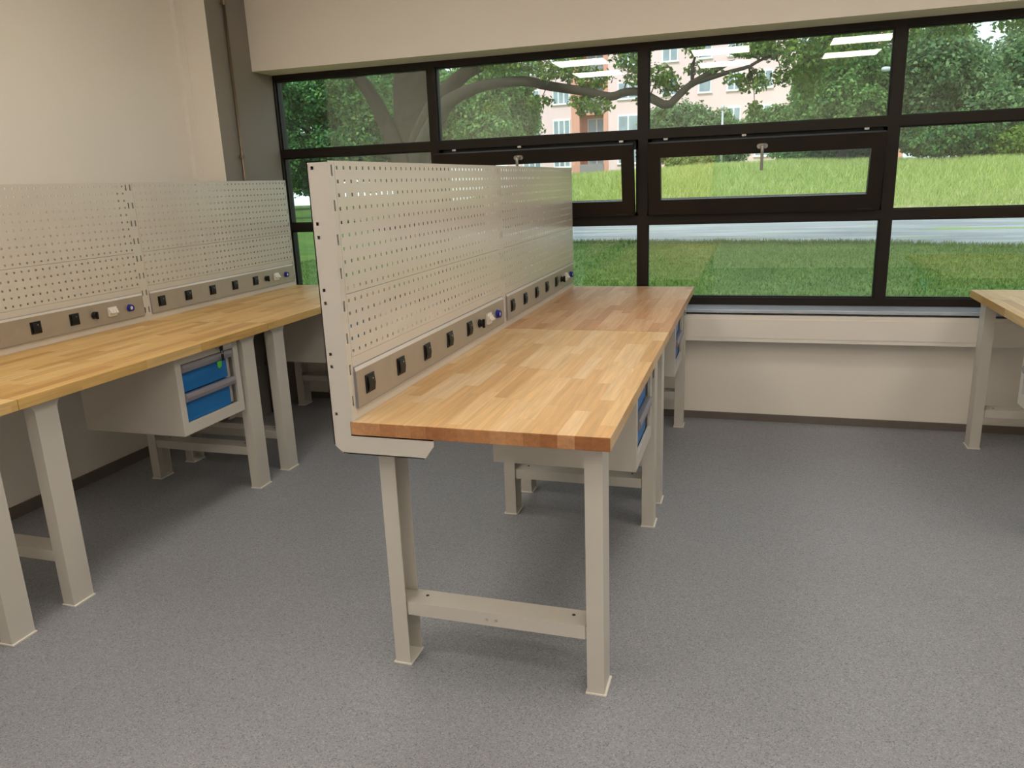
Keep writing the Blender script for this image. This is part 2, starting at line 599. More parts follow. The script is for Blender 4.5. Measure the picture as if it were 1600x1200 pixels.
o = tag(struct(MB().box(XL - .2, XR + .2, YB - .2, YF + .12, -0.12, 0).build('floor', M['floor']), 'floor'),
        'grey speckled vinyl floor under the workbenches')
o = tag(struct(MB().box(XL - .2, XR + .2, YB - .2, YF + .12, ZC, ZC + .12).build('ceiling', M['ceiling']), 'ceiling'),
        'flat white ceiling above the workbenches')
o = tag(struct(MB().box(XL - .2, XL, YB, YF + .12, 0, ZC).build('wall_left', M['wall']), 'wall'),
        'cream painted wall behind the left row of workbenches')
o = tag(struct(MB().box(XR, XR + .2, YB, YF + .12, 0, ZC).build('wall_right', M['wall']), 'wall'),
        'cream painted wall on the far right side of the room')
o = tag(struct(MB().box(XL - .2, XR + .2, YB - .2, YB, 0, ZC).build('wall_back', M['wall']), 'wall'),
        'cream painted wall behind the viewer')
o = tag(struct(MB().box(XL, XR, YW, YF + .12, 0, ZS - .02).build('wall_front', M['wall']), 'wall'),
        'cream painted low wall below the window band')
o = tag(struct(MB().box(XP, XR, YH, YF + .12, ZH, ZC).build('trim_1', M['wall']), 'lintel'),
        'cream boxed lintel running above the window band')
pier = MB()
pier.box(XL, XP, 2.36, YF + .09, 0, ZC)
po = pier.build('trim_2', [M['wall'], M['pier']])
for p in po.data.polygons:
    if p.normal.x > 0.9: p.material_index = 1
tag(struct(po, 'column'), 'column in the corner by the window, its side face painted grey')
o = tag(struct(MB().box(XL, XL + .028, 2.296, 2.3595, 0.0, ZC).build('trim_3', M['trunking'], bevel=.002), 'cable duct'),
        'narrow upright cable duct in the corner between left wall and column')
o = tag(struct(MB().box(XP, XR, YS, YF + .02, ZS - .02, ZS).build('trim_4', M['sill'], bevel=.003), 'sill'),
        'grey window sill that mirrors the daylight')
tr = MB()
tr.box(XP, XR, 2.806, YW, .518, .678)
tr.box(XP, XR, 2.8025, 2.806, .541, .655)
tag(struct(tr.build('trim_5', M['trunking'], bevel=.0015), 'cable duct'), 'wide cream cable duct along the wall under the sill')
struct(tag(MB().box(XL, XL + .012, YB, 2.296, 0, .06).build('baseboard_left', M['skirting'], bevel=.002),
           'dark skirting strip along the left wall'), 'skirting')
struct(tag(MB().box(XL + .195, XR, YW - .012, YW, 0, .045).build('baseboard_front', M['skirting'], bevel=.002),
           'dark skirting strip along the wall under the window'), 'skirting')

# ---------------------------------------------------------------- window band
win = tag(struct(empty('window_1', (0, YF, ZS)), 'window'), 'wide band of dark framed windows over the sill')
cols = [-2.09, -0.930, 0.422, 1.788, 3.15, 4.62]
rows = [(.756, 1.207), (1.257, 1.706), (1.755, 2.208)]
hw = .028


def wl(mb):                                    # world -> window local
    mb.v = [(x, y - YF, z - ZS) for (x, y, z) in mb.v]
    return mb


fm = MB()
fm.box(XP, XR, YF, YF + .09, ZS, .756)
fm.box(XP, XR, YF, YF + .09, 2.208, ZH)
fm.box(XP, XR, YF, YF + .09, 1.207, 1.257)
fm.box(XP, XR, YF, YF + .09, 1.706, 1.755)
for i, x in enumerate(cols):
    a, b = x - hw, x + hw
    if i == 0: a, b = XP, XP + .012
    if i == len(cols) - 1: a, b = XR - .03, XR
    for (z0, z1) in rows:
        fm.box(a, b, YF, YF + .09, z0, z1)
wl(fm).build('frame', M['frame'], win)
gk = MB()
for i in range(5):
    a = cols[i] + (hw if i else .012)
    b = cols[i + 1] - (hw if i < 4 else .03)
    for j, (z0, z1) in enumerate(rows):
        g = MB()
        if j == 1 and i in (1, 2):
            # rebate behind the vent sash
            gk.box(a, a + .020, YF + .03, YF + .07, z0, z1)
            gk.box(b - .018, b, YF + .03, YF + .07, z0, z1)
            gk.box(a, b, YF + .03, YF + .07, z0, z0 + .02)
            gk.box(a, b, YF + .03, YF + .07, z1 - .055, z1)
            continue
        g.box(a, b, YF + .035, YF + .043, z0, z1)
        wl(g).build('pane', M['glass'], win)
        e = .009
        gk.box(a, a + e, YF + .02, YF + .034, z0, z1)
        gk.box(b - e, b, YF + .02, YF + .034, z0, z1)
        gk.box(a + e, b - e, YF + .02, YF + .034, z0, z0 + e)
        gk.box(a + e, b - e, YF + .02, YF + .034, z1 - e, z1)
wl(gk).build('glazing_bead', M['gasket'], win)


def vent(x0, x1, xh):
    """bottom-hung sash tilted into the room"""
    z0, z1 = 1.272, 1.692
    hinge = Vector((0, YF + .012, z0))
    ang = math.radians(11.5)

    def tilt(mb):
        out = []
        for (x, y, z) in mb.v:
            dy, dz = y - hinge.y, z - hinge.z
            out.append((x, hinge.y + dy * math.cos(ang) - dz * math.sin(ang), hinge.z + dy * math.sin(ang) + dz * math.cos(ang)))
        mb.v = out
        return wl(mb)
    y0, y1, w = YF - .042, YF + .012, .072
    s = MB()
    s.box(x0, x1, y0, y1, z0, z0 + .088)
    s.box(x0, x1, y0, y1, z1 - .083, z1)
    s.box(x0, x0 + w, y0, y1, z0 + .088, z1 - .083)
    s.box(x1 - w, x1, y0, y1, z0 + .088, z1 - .083)
    so = tilt(s).build('vent_sash', M['frame'], win)
    g = MB().box(x0 + w, x1 - w, y0 + .022, y0 + .030, z0 + .088, z1 - .083)
    tilt(g).build('sash_pane', M['glass'], so)
    h = MB()
    zt = z1 - .042
    for sg in (-1, 1):
        h.cyl((xh + sg * .016, y0 - .012, zt), (xh + sg * .016, y0, zt), .0135, n=16)
    h.box(xh - .016, xh + .016, y0 - .012, y0, zt - .0135, zt + .0135)
    h.cyl((xh, y0 - .045, zt), (xh, y0 - .008, zt), .0085, n=12)
    h.tube([(xh, y0 - .042, zt + .004), (xh, y0 - .046, zt - .02), (xh, y0 - .044, zt - .07), (xh, y0 - .042, zt - .125)], [.0088, .009, .009, .0095], 10)
    tag(tilt(h).build('sash_handle', M['steel'], so), 'brushed steel window handle')
    hg = MB()
    for xx in (x0 + .05, x1 - .11):
        hg.box(xx, xx + .07, y0 - .003, y0, z0 + .004, z0 + .012)
    tilt(hg).build('sash_hinge', M['gasket'], so)
    for t in (.07, .42, .93):
        k = MB().box(x0 + (x1 - x0) * t - .012, x0 + (x1 - x0) * t + .012, YF + .004, YF + .028, 1.694, 1.7055)
        wl(k).build('striker_plate', M['steel'], win)


vent(-0.886, .378, -.325)
vent(.466, 1.744, 1.106)

# ---------------------------------------------------------------- pipe on the column
pp = MB()
pp.tube([(XP + .02, 2.52, 0.0), (XP + .02, 2.52, 1.0), (XP + .02, 2.52, ZC)], .0095, 12)
pipe = tag(empty('heating_pipe', (XP + .02, 2.52, 0)), 'thin bronze coloured pipe rising on the grey column face', 'pipe')
pp.v = [(x - XP - .02, y - 2.52, z) for (x, y, z) in pp.v]
pp.build('tube', M['pipe'], pipe, smooth=True)
for z in (.35, 1.707, 2.608):
    c = MB()
    c.cyl((0, 0, z - .012), (0, 0, z + .012), .0155, n=14)
    c.cyl((-.02, 0, z), (-.008, 0, z), .006, n=8)
    c.box(-.004, .004, -.022, .022, z - .009, z + .009)
    c.build('pipe_clamp', M['pipe'], pipe)

# ---------------------------------------------------------------- ceiling lamps
k = 0
lamp0 = None
for yy in (-3.75, -2.55, -1.35, -0.15, 1.05):
    for xx in ((-1.15, 0.6, 2.2) if yy < -2 else (-0.75, 1.2, 3.2)):
        if lamp0 is None:
            lamp0 = empty('ceiling_lamp', (xx, yy, ZC))
            f = MB()
            f.box(-.36, .36, -.30, -.275, -.05, 0)
            f.box(-.36, .36, .275, .30, -.05, 0)
            f.box(-.36, -.335, -.275, .275, -.05, 0)
            f.box(.335, .36, -.275, .275, -.05, 0)
            f.box(-.335, .335, -.275, .275, -.012, 0)
            f.build('housing', M['lampframe'], lamp0)
            MB().box(-.334, .334, -.274, .274, -.046, -.040).build('diffuser', M['lamp'], lamp0)
            l = lamp0
        else:
            l = copy_tree(lamp0)
            l.location = (xx, yy, ZC)
        tag(l, 'lit rectangular ceiling lamp seen as a pale bar mirrored in the upper panes', 'lamp', 'ceiling lamps mirrored in the glass')

# ---------------------------------------------------------------- workbench
BL, BW, BH, BT = 1.4294, .75, .8386, .039
F0, F1 = .0813, BL - .0813 - .0982


def leg_mesh(front, y):
    mb = MB()
    t = .0035
    y0, y1 = y + .0035, y + .0955
    if front:
        x0, x1 = .662, .713
        prof = [(x0, y0), (x1, y0), (x1, y1), (x0, y1), (x0, y1 - t), (x1 - t, y1 - t), (x1 - t, y0 + t), (x0, y0 + t)]
        web = (x1 - t, x1)
    else:
        x0, x1 = .036, .087
        prof = [(x1, y0), (x0, y0), (x0, y1), (x1, y1), (x1, y1 - t), (x0 + t, y1 - t), (x0 + t, y0 + t), (x1, y0 + t)]
        web = (x0, x0 + t)
    mb.prism(prof, 'z', .006, BH - BT)
    mb.prism([(y0, .765), (y0 - .022, BH - BT), (y1 + .022, BH - BT), (y1, .765)], 'x', web[0], web[1])
    mb.box(x0, x1, y0 - .022, y1 + .022, BH - BT - .004, BH - BT)
    return mb


def foot_mesh(front, y):
    x0, x1 = (.657, .7197) if front else (.0292, .0916)
    return MB().box(x0, x1, y, y + .0982, 0, .0065)


def make_workbench():
    r = empty('workbench')
    wt = MB()
    wt.box(.001, BW, .0005, BL - .0005, BH - BT, BH)
    w = wt.build('worktop', [M['wood'], M['wood_end']], r, bevel=.0022)
    for p in w.data.polygons:
        if abs(p.normal.y) > .9: p.material_index = 1
    for y in (F0, F1):
        for fr in (True, False):
            l = leg_mesh(fr, y).build('leg', M['paint'], r)
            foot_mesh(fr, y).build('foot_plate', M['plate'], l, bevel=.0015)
        s = MB()
        t = .003
        s.prism([(y + .008, .180), (y + .008, .2235), (y + .091, .2235), (y + .091, .180), (y + .091 - t, .180),
                 (y + .091 - t, .2235 - t), (y + .008 + t, .2235 - t), (y + .008 + t, .180)], 'x', .0915, .6575)
        s.box(.0395, .0915, y + .012, y + .087, .184, .2195)
        s.box(.6575, .709, y + .012, y + .087, .184, .2195)
        st = s.build('stretcher', M['paint'], r)
        for (px, py) in ((.137, .06), (.612, .06)):
            MB().cyl((px, y + py, .2232), (px, y + py, .2241), .0055, n=12).build('screw_hole', M['hole'], st)
        for px in (.353, .382):
            MB().cyl((px, y + .0083, .201), (px, y + .0066, .201), .0048, n=10).build('rivet', M['steel'], st)
    return r


def make_pegboard():
    r = empty('pegboard')
    top = 1.556

    def upright(y0, sgn):
        # side sheet with screw holes above, L-arm below, front strip with hook slots
        mb = MB()
        a, b = (y0, y0 + .003) if sgn > 0 else (y0 + .025, y0 + .028)
        us = [-.057, -.0455, -.0365, .006]
        zz = [1.539, 1.394, 1.358, 1.215, 1.179, 1.035, .999, .86]
        vs_ = [BH + .001]
        hs = set()
        for z in sorted(zz):
            vs_ += [z - .0045, z + .0045]
        vs_.append(top)
        for i in range(len(zz)):
            hs.add((1, 1 + 2 * i))
        mb.holed(us, vs_, hs, a, b, 'y')
        mb.prism([(-.057, BH + .001), (.0, BH + .001), (.0, BH - BT - .0005), (.255, BH - BT - .0005), (.255, .781), (.226, .742), (-.030, .742), (-.057, .766)], 'y', a, b)
        mb.box(.0, .255, y0, y0 + .028, BH - BT - .003, BH - BT - .0005)
        mb.box(-.030, .226, y0, y0 + .028, .742, .745)
        mb.box(-.057, -.054, y0, y0 + .028, .766, top)
        c0 = y0 + .025 if sgn > 0 else y0
        mb.box(-.054, .006, c0, c0 + .003, BH + .001, top - .003)
        mb.box(-.054, .006, y0, y0 + .028, top - .003, top)
        us = [y0, y0 + .010, y0 + .018, y0 + .028]
        zz = [1.531 - .0905 * k for k in range(8)]
        vs_ = [BH + .001]
        hs = set()
        for z in sorted(zz):
            vs_ += [z - .0145, z + .0145]
        vs_.append(top)
        for i in range(8):
            hs.add((1, 1 + 2 * i))
        mb.holed(us, vs_, hs, .006, .009, 'x')
        # the inner side sheet and top cap are added to shade the slots
        return mb.build('upright', M['gloss'], r)
    upright(.0, 1)
    upright(BL - .028, -1)

    def perf(n0, n1, z0, z1):
        ys = [.0285]
        h = .0047
        for i in range(38):
            c = .040 + i * (BL - .080) / 37
            ys += [c - h, c + h]
        ys.append(BL - .0285)
        zs = [z0]
        for k in range(n1 - 1, n0 - 1, -1):
            c = 1.538 - .0357 * k
            zs += [c - h, c + h]
        zs.append(z1)
        hs = {(1 + 2 * i, 1 + 2 * k) for i in range(38) for k in range(n1 - n0)}
        mb = MB()
        mb.holed(ys, zs, hs, .0085, .010, 'x')
        mb.box(-.006, .0085, ys[0], ys[-1], z1 - .0015, z1)
        mb.box(-.006, .0085, ys[0], ys[-1], z0, z0 + .0015)
        mb.build('perforated_panel', M['gloss'], r)
    perf(0, 10, 1.2008, top)
    perf(10, 15, 1.0222, 1.1995)
    bp = MB().box(.004, .009, .0285, BL - .0285, BH + .001, 1.0212)
    bp.build('back_plate', M['gloss'], r)
    # power strip
    pb = MB()
    xf = .0165
    pb.prism([(.009, .873), (xf, .873), (xf, .9795), (.0125, .990), (.009, .990)], 'y', .030, BL - .030)
    pw = pb.build('power_panel', [M['alu'], M['gloss']], r)
    for p in pw.data.polygons:
        if p.normal.z > .3: p.material_index = 1  # lighter coat paints the upward faces as lit from above
    ed = MB()
    for (z0, z1) in ((.8715, .8735), (.990, .9922)):
        ed.box(.009, .0172 if z0 < .9 else .012, .030, BL - .030, z0, z1)
    ed.box(.009, .0172, .029, .0305, .8715, .978)
    ed.box(.009, .0172, BL - .0305, BL - .029, .8715, .978)
    ed.build('edge_trim', M['handle'], pw)
    for k in range(5):
        y = .107 + .212 * k
        s = MB()
        s.box(xf, xf + .0035, y - .0275, y + .0275, .9015, .9565)
        s.prism([(xf + .0035, .9525), (xf + .007, .949), (xf + .0095, .925), (xf + .007, .909), (xf + .0035, .9055)], 'y', y - .019, y + .021)
        so = s.build('socket', M['black'], pw, bevel=.0015)
        MB().cyl((xf + .0065, y + .006, .941), (xf + .0095, y + .006, .941), .0024, n=8).build('socket_glint', M['steel'], so)  # small bright stud stands in for the white highlight on the socket
    y, z = 1.072, .928
    kb = MB()
    kb.lathe([(0, .018), (.004, .018), (.005, .0145), (.015, .0135), (.017, .011)], (xf, y, z), (1, 0, 0), 18)
    kb.box(xf + .015, xf + .025, y - .0045, y + .0045, z - .018, z + .018)
    kb.build('rotary_switch', M['black'], pw, bevel=.001)
    y = 1.184
    bk = MB()
    bk.box(xf, xf + .009, y - .026, y + .026, .9055, .9515)
    bk.box(xf + .009, xf + .016, y - .026, y + .026, .919, .9405)
    bo = bk.build('circuit_breaker', M['white'], pw, bevel=.001)
    for q in range(3):
        yy = y - .017 + .017 * q
        MB().prism([(xf + .016, .926), (xf + .024, .921), (xf + .024, .926), (xf + .016, .934)], 'y', yy - .0055, yy + .0055).build('breaker_toggle', M['white'], bo)
    MB().box(xf + .0155, xf + .0165, y - .024, y + .024, .9225, .9255).build('toggle_slot', M['handle'], bo)
    y, z = 1.302, .928
    bl = MB()
    bl.lathe([(0, .0185), (.006, .0185), (.007, .0165), (.018, .0165), (.018, .0120), (.010, .0120)], (xf, y, z), (1, 0, 0), 20)
    bo = bl.build('blue_socket', M['blueplug'], pw)
    MB().lathe([(0, .009), (.005, .009), (.006, .006)], (xf + .010, y, z), (1, 0, 0), 14).build('socket_core', M['white'], bo)
    return r


def make_cabinet():
    r = empty('drawer_cabinet')
    x0, x1, y0, y1, z0, z1 = .15, .703, .793, 1.228, .4365, BH - BT - .0005
    oy0, oy1, oz0, oz1 = .829, 1.193, .488, .759
    t = .004
    b = MB()
    b.box(x0, x1 - .012, y0, y0 + t, z0, z1)
    b.box(x0, x1 - .012, y1 - t, y1, z0, z1)
    b.box(x0, x1 - .012, y0 + t, y1 - t, z0, z0 + t)
    b.box(x0, x1 - .012, y0 + t, y1 - t, z1 - t, z1)
    b.box(x0, x0 + t, y0 + t, y1 - t, z0 + t, z1 - t)
    b.box(x1 - .012, x1, y0, oy0, z0, z1)
    b.box(x1 - .012, x1, oy1, y1, z0, z1)
    b.box(x1 - .012, x1, oy0, oy1, z0, oz0)
    b.box(x1 - .012, x1, oy0, oy1, oz1, z1)
    b.box(.60, x1 - .034, oy1 - .038, oy1, oz0, oz1)      # lock column beside the drawers
    b.build('body', M['body'], r)
    for (a, c) in ((.627, .757), (.489, .622)):
        d = MB()
        yl, yr = oy0 + .002, oy1 - .040
        d.box(x1 - .032, x1 - .016, yl, yr, a, c - .002)
        d.box(x0 + .02, x1 - .032, yl + .012, yl + .015, a + .01, c - .03)
        d.box(x0 + .02, x1 - .032, yr - .015, yr - .012, a + .01, c - .03)
        d.box(x0 + .02, x1 - .032, yl + .015, yr - .015, a + .01, a + .013)
        dr = d.build('drawer', M['drawer'], r)
        h = MB()
        zt = c - .001
        h.prism([(x1 - .016, zt - .037), (x1 + .002, zt - .037), (x1 + .009, zt - .033), (x1 + .0125, zt - .016),
                 (x1 + .0095, zt - .003), (x1 + .004, zt), (x1 - .016, zt)], 'y', yl + .001, yr + (.020 if a < .6 else .016))
        h.build('drawer_handle', M['handle'], dr, bevel=.0015)
    lk = MB()
    lk.lathe([(0, .0105), (.004, .0105), (.005, .008)], (x1, 1.085, .780), (1, 0, 0), 14)
    lo = lk.build('lock', M['steel'], r)
    ky = MB()
    ky.cyl((x1 + .004, 1.085, .780), (x1 + .022, 1.085, .780), .0022, n=8)
    ky.box(x1 + .020, x1 + .023, 1.075, 1.095, .768, .790)
    ring = [(x1 + .024, 1.085 + .011 * math.sin(q), .763 + .011 * math.cos(q)) for q in np.linspace(0, 6.28, 13)]
    ky.tube(ring, .0011, 6)
    ky.box(x1 + .0235, x1 + .0255, 1.076, 1.092, .722, .753)
    ky.build('key', M['black'], lo)
    MB().box(x1, x1 + .0015, 1.128, 1.186, .771, .789).build('label_plate', M['white'], r)
    tg = MB()
    tg.prism([(1.040, .724), (1.070, .724), (1.070, .708), (1.063, .696), (1.048, .692), (1.040, .700)], 'x', x1 + .0235, x1 + .0265)
    tg.build('key_tag', M['green'], r, bevel=.001)
    return r


bench0 = make_workbench()
board0 = make_pegboard()
cab0 = make_cabinet()
spots = [  # x, y, rot, wood, peg?, labels
    (0, 0, 0, 'wood', True, 'wood topped workbench nearest the camera in the middle of the room',
     'white pegboard standing along the nearest middle workbench, with its end post towards the viewer',
     'two drawer cabinet hung under the nearest middle workbench'),
    (0, BL, 0, 'wood_red', True, 'redder topped workbench behind the nearest middle one, reaching the window sill',
     'white pegboard on the redder topped middle workbench, ending at the window',
     'two drawer cabinet hung under the redder topped middle workbench by the window'),
    (-2.0155, .0177, 0, 'wood_gold', True, 'long golden wooden topped workbench in the left row, with blue drawers facing the room',
     'white pegboard cut off by the left edge of the photo, against the left wall',
     'pale grey cabinet with two bright blue drawers and green key tag, under the left benches'),
    (-2.0155, .0177 + BL, 0, 'wood_gold', True, 'corner workbench of the left row by the window, partly behind the middle pegboard post',
     'white pegboard in the left corner beside the grey column and window',
     'shaded drawer cabinet under the corner workbench, half hidden by the middle pegboard post'),
    (-2.0155, .0177 - BL, 0, 'wood_gold', False, 'left row workbench cut off by the photo edge, one leg showing at lower left', '', ''),
    (2.95, 2.773, math.pi, 'wood_gold', False, 'workbench at the right edge of the photo, in front of the window sill', '',
     'drawer cabinet under the workbench at the right edge of the photo'),
]
for i, (x, y, rz, wd, peg, lb, lp, lc) in enumerate(spots):
    b = bench0 if i == 0 else copy_tree(bench0)
    b.location = (x, y, 0)
    b.rotation_euler = (0, 0, rz)
    tag(b, lb, 'workbench', 'wooden topped workbenches')
    for ch in b.children:
        if ch.name.startswith('worktop'):
            if wd != 'wood':
                ch.data = ch.data.copy()
                ch.data.materials[0] = M[wd]
    if lp:
        p = board0 if i == 0 else copy_tree(board0)
        p.location = (x, y, 0)
        tag(p, lp, 'pegboard', 'pegboards at the back of the workbenches')
    if lc:
        c = cab0 if i == 0 else copy_tree(cab0)
        c.location = (x, y, 0)
        c.rotation_euler = (0, 0, rz)
        tag(c, lc, 'drawer cabinet', 'drawer cabinets hung under the workbenches')
        if i != 2:
            for ch in list(c.children):
                if ch.name.startswith('key_tag') and i > 0:
                    bpy.data.objects.remove(ch)
for ch in list(cab0.children):
    if ch.name.startswith('key_tag'):
        bpy.data.objects.remove(ch)

# ---------------------------------------------------------------- outdoors
GZ = -0.10


def sst(a, b, x):
    t = np.clip((x - a) / (b - a), 0, 1)
    return t * t * (3 - 2 * t)


def terrain(x, y):
    x, y = np.asarray(x, float), np.asarray(y, float)
    h = (1.80 + .10 * np.sin(x * .35 + 1)) * sst(-17, -8, x) * sst(26.6, 35.5, y)
    return GZ + h + .03 * np.sin(x * 1.3 + y) * np.cos(y * .9 - x * .4)


def road_edge(x):
    return 17.5 - .17 * np.minimum(x, 3) - .5 * np.clip(x - 3, 0, 4) + .10 * np.sin(x * 2.1) + .05 * np.sin(x * 5.3)


def grid(name, mat, x0, x1, nx, yfun0, yfun1, ny, zfun):
    mb = MB()
    xs = np.linspace(x0, x1, nx)
    vs, fs = [], []
    for i, x in enumerate(xs):
        a, b = yfun0(x), yfun1(x)
        for j in range(ny):
            y = a + (b - a) * j / (ny - 1)
            vs.append((x, y, float(zfun(x, y))))
    for i in range(nx - 1):
        for j in range(ny - 1):
            fs.append((i * ny + j, (i + 1) * ny + j, (i + 1) * ny + j + 1, i * ny + j + 1))
    mb.add(vs, fs)
    return mb.build(name, mat, smooth=True)


o = grid('lawn', M['lawn'], -9, 26, 120, lambda x: YF + .13, lambda x: road_edge(x), 12, lambda x, y: GZ)
tag(struct(o, 'lawn'), 'mown lawn just outside the window')
o = grid('field', M['lawn'], -60, -9, 40, lambda x: YF + .13, lambda x: 75, 40, terrain)
tag(struct(o, 'lawn'), 'lawn stretching away under the dark trees at the left of the window')
o = grid('road', M['road'], -9, 26, 120, lambda x: road_edge(x), lambda x: 28.0, 12, lambda x, y: GZ - .015)
tag(struct(o, 'road'), 'pale worn asphalt road between lawn and grassy bank')
o = grid('grass_bank', M['bank'], -9, 40, 60, lambda x: 26.6 + .2 * math.sin(x), lambda x: 75, 60, lambda x, y: terrain(x, y))
tag(struct(o, 'bank'), 'grassy bank rising behind the road')

rng = np.random.default_rng(7)


def np_mesh(name, co, fsize, mat, parent=None):
    """co: (n*k,3) vertices, every k consecutive ones form one polygon"""
    n = len(co)
    me = bpy.data.meshes.new(name)
    me.vertices.add(n)
    me.vertices.foreach_set('co', co.astype(np.float32).ravel())
    me.loops.add(n)
    me.loops.foreach_set('vertex_index', np.arange(n, dtype=np.int32))
    nf = n // fsize
    me.polygons.add(nf)
    me.polygons.foreach_set('loop_start', np.arange(nf, dtype=np.int32) * fsize)
    me.polygons.foreach_set('loop_total', np.full(nf, fsize, dtype=np.int32))
    me.materials.append(mat)
    me.update(calc_edges=True)
    o = bpy.data.objects.new(name, me)
    C.objects.link(o)
    if parent: o.parent = parent
    return o


def blades(name, mat, n, xf, yf, zf, h0, h1, w):
    x = xf(n)
    y = yf(n, x)
    z = zf(x, y)
    h = rng.uniform(h0, h1, n)
    a = rng.uniform(0, 2 * np.pi, n)
    lean = rng.normal(0, .45, (n, 2)) * h[:, None]
    dx, dy = np.cos(a) * w, np.sin(a) * w
    p = np.stack([np.stack([x - dx, y - dy, z], -1), np.stack([x + dx, y + dy, z], -1),
                  np.stack([x + lean[:, 0], y + lean[:, 1], z + h], -1)], 1)
    return np_mesh(name, p.reshape(-1, 3), 3, mat)


o = blades('lawn_grass', M['blade'], 95000,
           lambda n: rng.uniform(-8.8, 8.0, n),
           lambda n, x: (lambda e: e - (e - 5.5) * rng.uniform(0, 1, n) ** 1.0)(road_edge(x)),
           lambda x, y: np.full(len(x), GZ), .02, .065, .009)
tag(o, 'short green blades of the lawn outside the window', 'grass', kind='stuff')
o = blades('lawn_verge', M['blade'], 9000,
           lambda n: rng.uniform(-8.8, 9.0, n),
           lambda n, x: road_edge(x) + rng.normal(0, .12, n),
           lambda x, y: np.full(len(x), GZ), .03, .13, .010)
tag(o, 'ragged taller blades of grass along the road edge', 'grass', kind='stuff')
o = blades('meadow_grass', M['tall'], 100000,
           lambda n: rng.uniform(-9, 17, n),
           lambda n, x: rng.uniform(28.6, 37.5, n),
           lambda x, y: terrain(x, y), .08, .34, .016)
tag(o, 'tall yellow green meadow grass covering the bank', 'grass', kind='stuff')


o = blades('verge_grass', M['dry'], 26000,
           lambda n: rng.uniform(-9, 17, n),
           lambda n, x: 26.7 + rng.beta(1.2, 1.6, n) * 4.0,
           lambda x, y: terrain(x, y), .05, .2, .014)
tag(o, 'pale dry grass at the foot of the bank along the road', 'grass', kind='stuff')


def foliage(bl, n, size, flat=.35):
    """bl: list of (x,y,z,rx,rz[,ry]); n leaves in total, spread on and inside the blobs; each leaf a bent kite"""
    w = np.array([b[3] * b[4] for b in bl])
    w = w / w.sum()
    out = []
    for b, q in zip(bl, w):
        k = max(12, int(n * q))
        d = rng.normal(0, 1, (k, 3))
        d /= np.linalg.norm(d, axis=1, keepdims=True)
        r = rng.uniform(.35, 1.08, k) ** .6
        # lumps
        r *= 1 + .16 * np.sin(d[:, 0] * 7 + b[0]) * np.cos(d[:, 2] * 6 + b[2]) + .10 * np.sin(d[:, 1] * 11 + b[0] * 3)
        ry = b[5] if len(b) > 5 else (b[3] + b[4]) / 2
        p = np.array(b[:3]) + d * r[:, None] * np.array([b[3], ry, b[4]])
        nrm = d * .6 + rng.normal(0, .6, (k, 3)) + np.array([0, 0, .5])
        nrm /= np.linalg.norm(nrm, axis=1, keepdims=True)
        t = np.cross(nrm, rng.normal(0, 1, (k, 3)))
        t /= np.linalg.norm(t, axis=1, keepdims=True) + 1e-9
        s = np.cross(nrm, t)
        L = size * rng.uniform(.6, 1.35, k)[:, None]
        v = np.stack([p - t * L * .5, p + s * L * flat + nrm * L * .10 - t * L * .05, p + t * L * .55 - nrm * L * .12, p - s * L * flat + nrm * L * .10 - t * L * .05], 1)
        out.append(v.reshape(-1, 3))
    return np.concatenate(out)


def tree(name, label, cat, bl, mat, n, size, trunk=None, group=None):
    """trunk: (x, y, z0, z1, radius)"""
    if trunk is None:
        cx = float(np.mean([b[0] for b in bl]))
        cy = float(np.mean([b[1] for b in bl]))
        zt = float(np.mean([b[2] for b in bl]))
        trunk = (cx, cy, float(terrain(cx, cy)), zt, .10)
    x, y, z0, z1, r = trunk
    root = tag(empty(name, (x, y, z0)), label, cat, group)
    jit = []
    for b in bl:
        jit.append((b[0] - x, b[1] - y + rng.normal(0, .35 * b[3]), b[2] - z0) + tuple(b[3:]))
    np_mesh('foliage', foliage(jit, n, size), 4, mat, root)
    t = MB()
    t.tube([(0, 0, -.1), (r * .3, 0, (z1 - z0) * .4), (-r * .4, r, (z1 - z0) * .75), (0, 0, z1 - z0)], [r * 1.3, r, r * .75, r * .35], 9)
    for b in jit:
        m = Vector((0, 0, (z1 - z0) * .55))
        e = Vector(b[:3])
        t.tube([m, (m + e) / 2 + Vector((0, 0, .15)), e], [r * .45, r * .28, r * .1], 6)
    t.build('trunk', M['bark'], root, smooth=True)
    return root


def spread(bl, dy):
    """give a crown depth: the same lumps repeated a little further back"""
    return [(b[0], b[1] + (i % 3 - 1) * dy) + tuple(b[2:]) for i, b in enumerate(bl)]


LEFT = [(-25.33, 40, 6.2, 1.63, 1.99), (-22.95, 40, 6.4, 1.81, 1.81), (-20.96, 40, 5.58, 1.81, 2.17), (-25.0, 40, 3.64, 1.81, 1.63),
        (-22.0, 40, 3.5, 2.17, 1.45), (-24.13, 40, 7.18, 1.81, 0.9), (-25.89, 40, 2.1, 0.9, 0.8), (-24.6, 40, 1.9, 0.8, 0.7)]
LEFT2 = [(-18.91, 40, 5.8, 1.63, 2.35), (-17.38, 40, 5.02, 1.45, 2.17), (-18.72, 40, 3.18, 2.17, 1.45), (-20.3, 40, 4.4, 1.5, 1.8), (-16.2, 40, 6.4, 1.4, 1.6)]
MID = [(-12.04, 33, 4.44, 1.35, 1.05), (-10.47, 33, 4.63, 1.35, 1.2), (-9.3, 33, 4.41, 0.9, 1.15), (-10.72, 33, 5.87, 1.5, 0.84), (-9.3, 33, 5.48, 0.8, 0.9),
       (-12.28, 33, 5.71, 1.2, 1.05), (-10.2, 33, 3.7, 1.5, 0.66), (-12.72, 33, 3.63, 1.81, 0.9)]
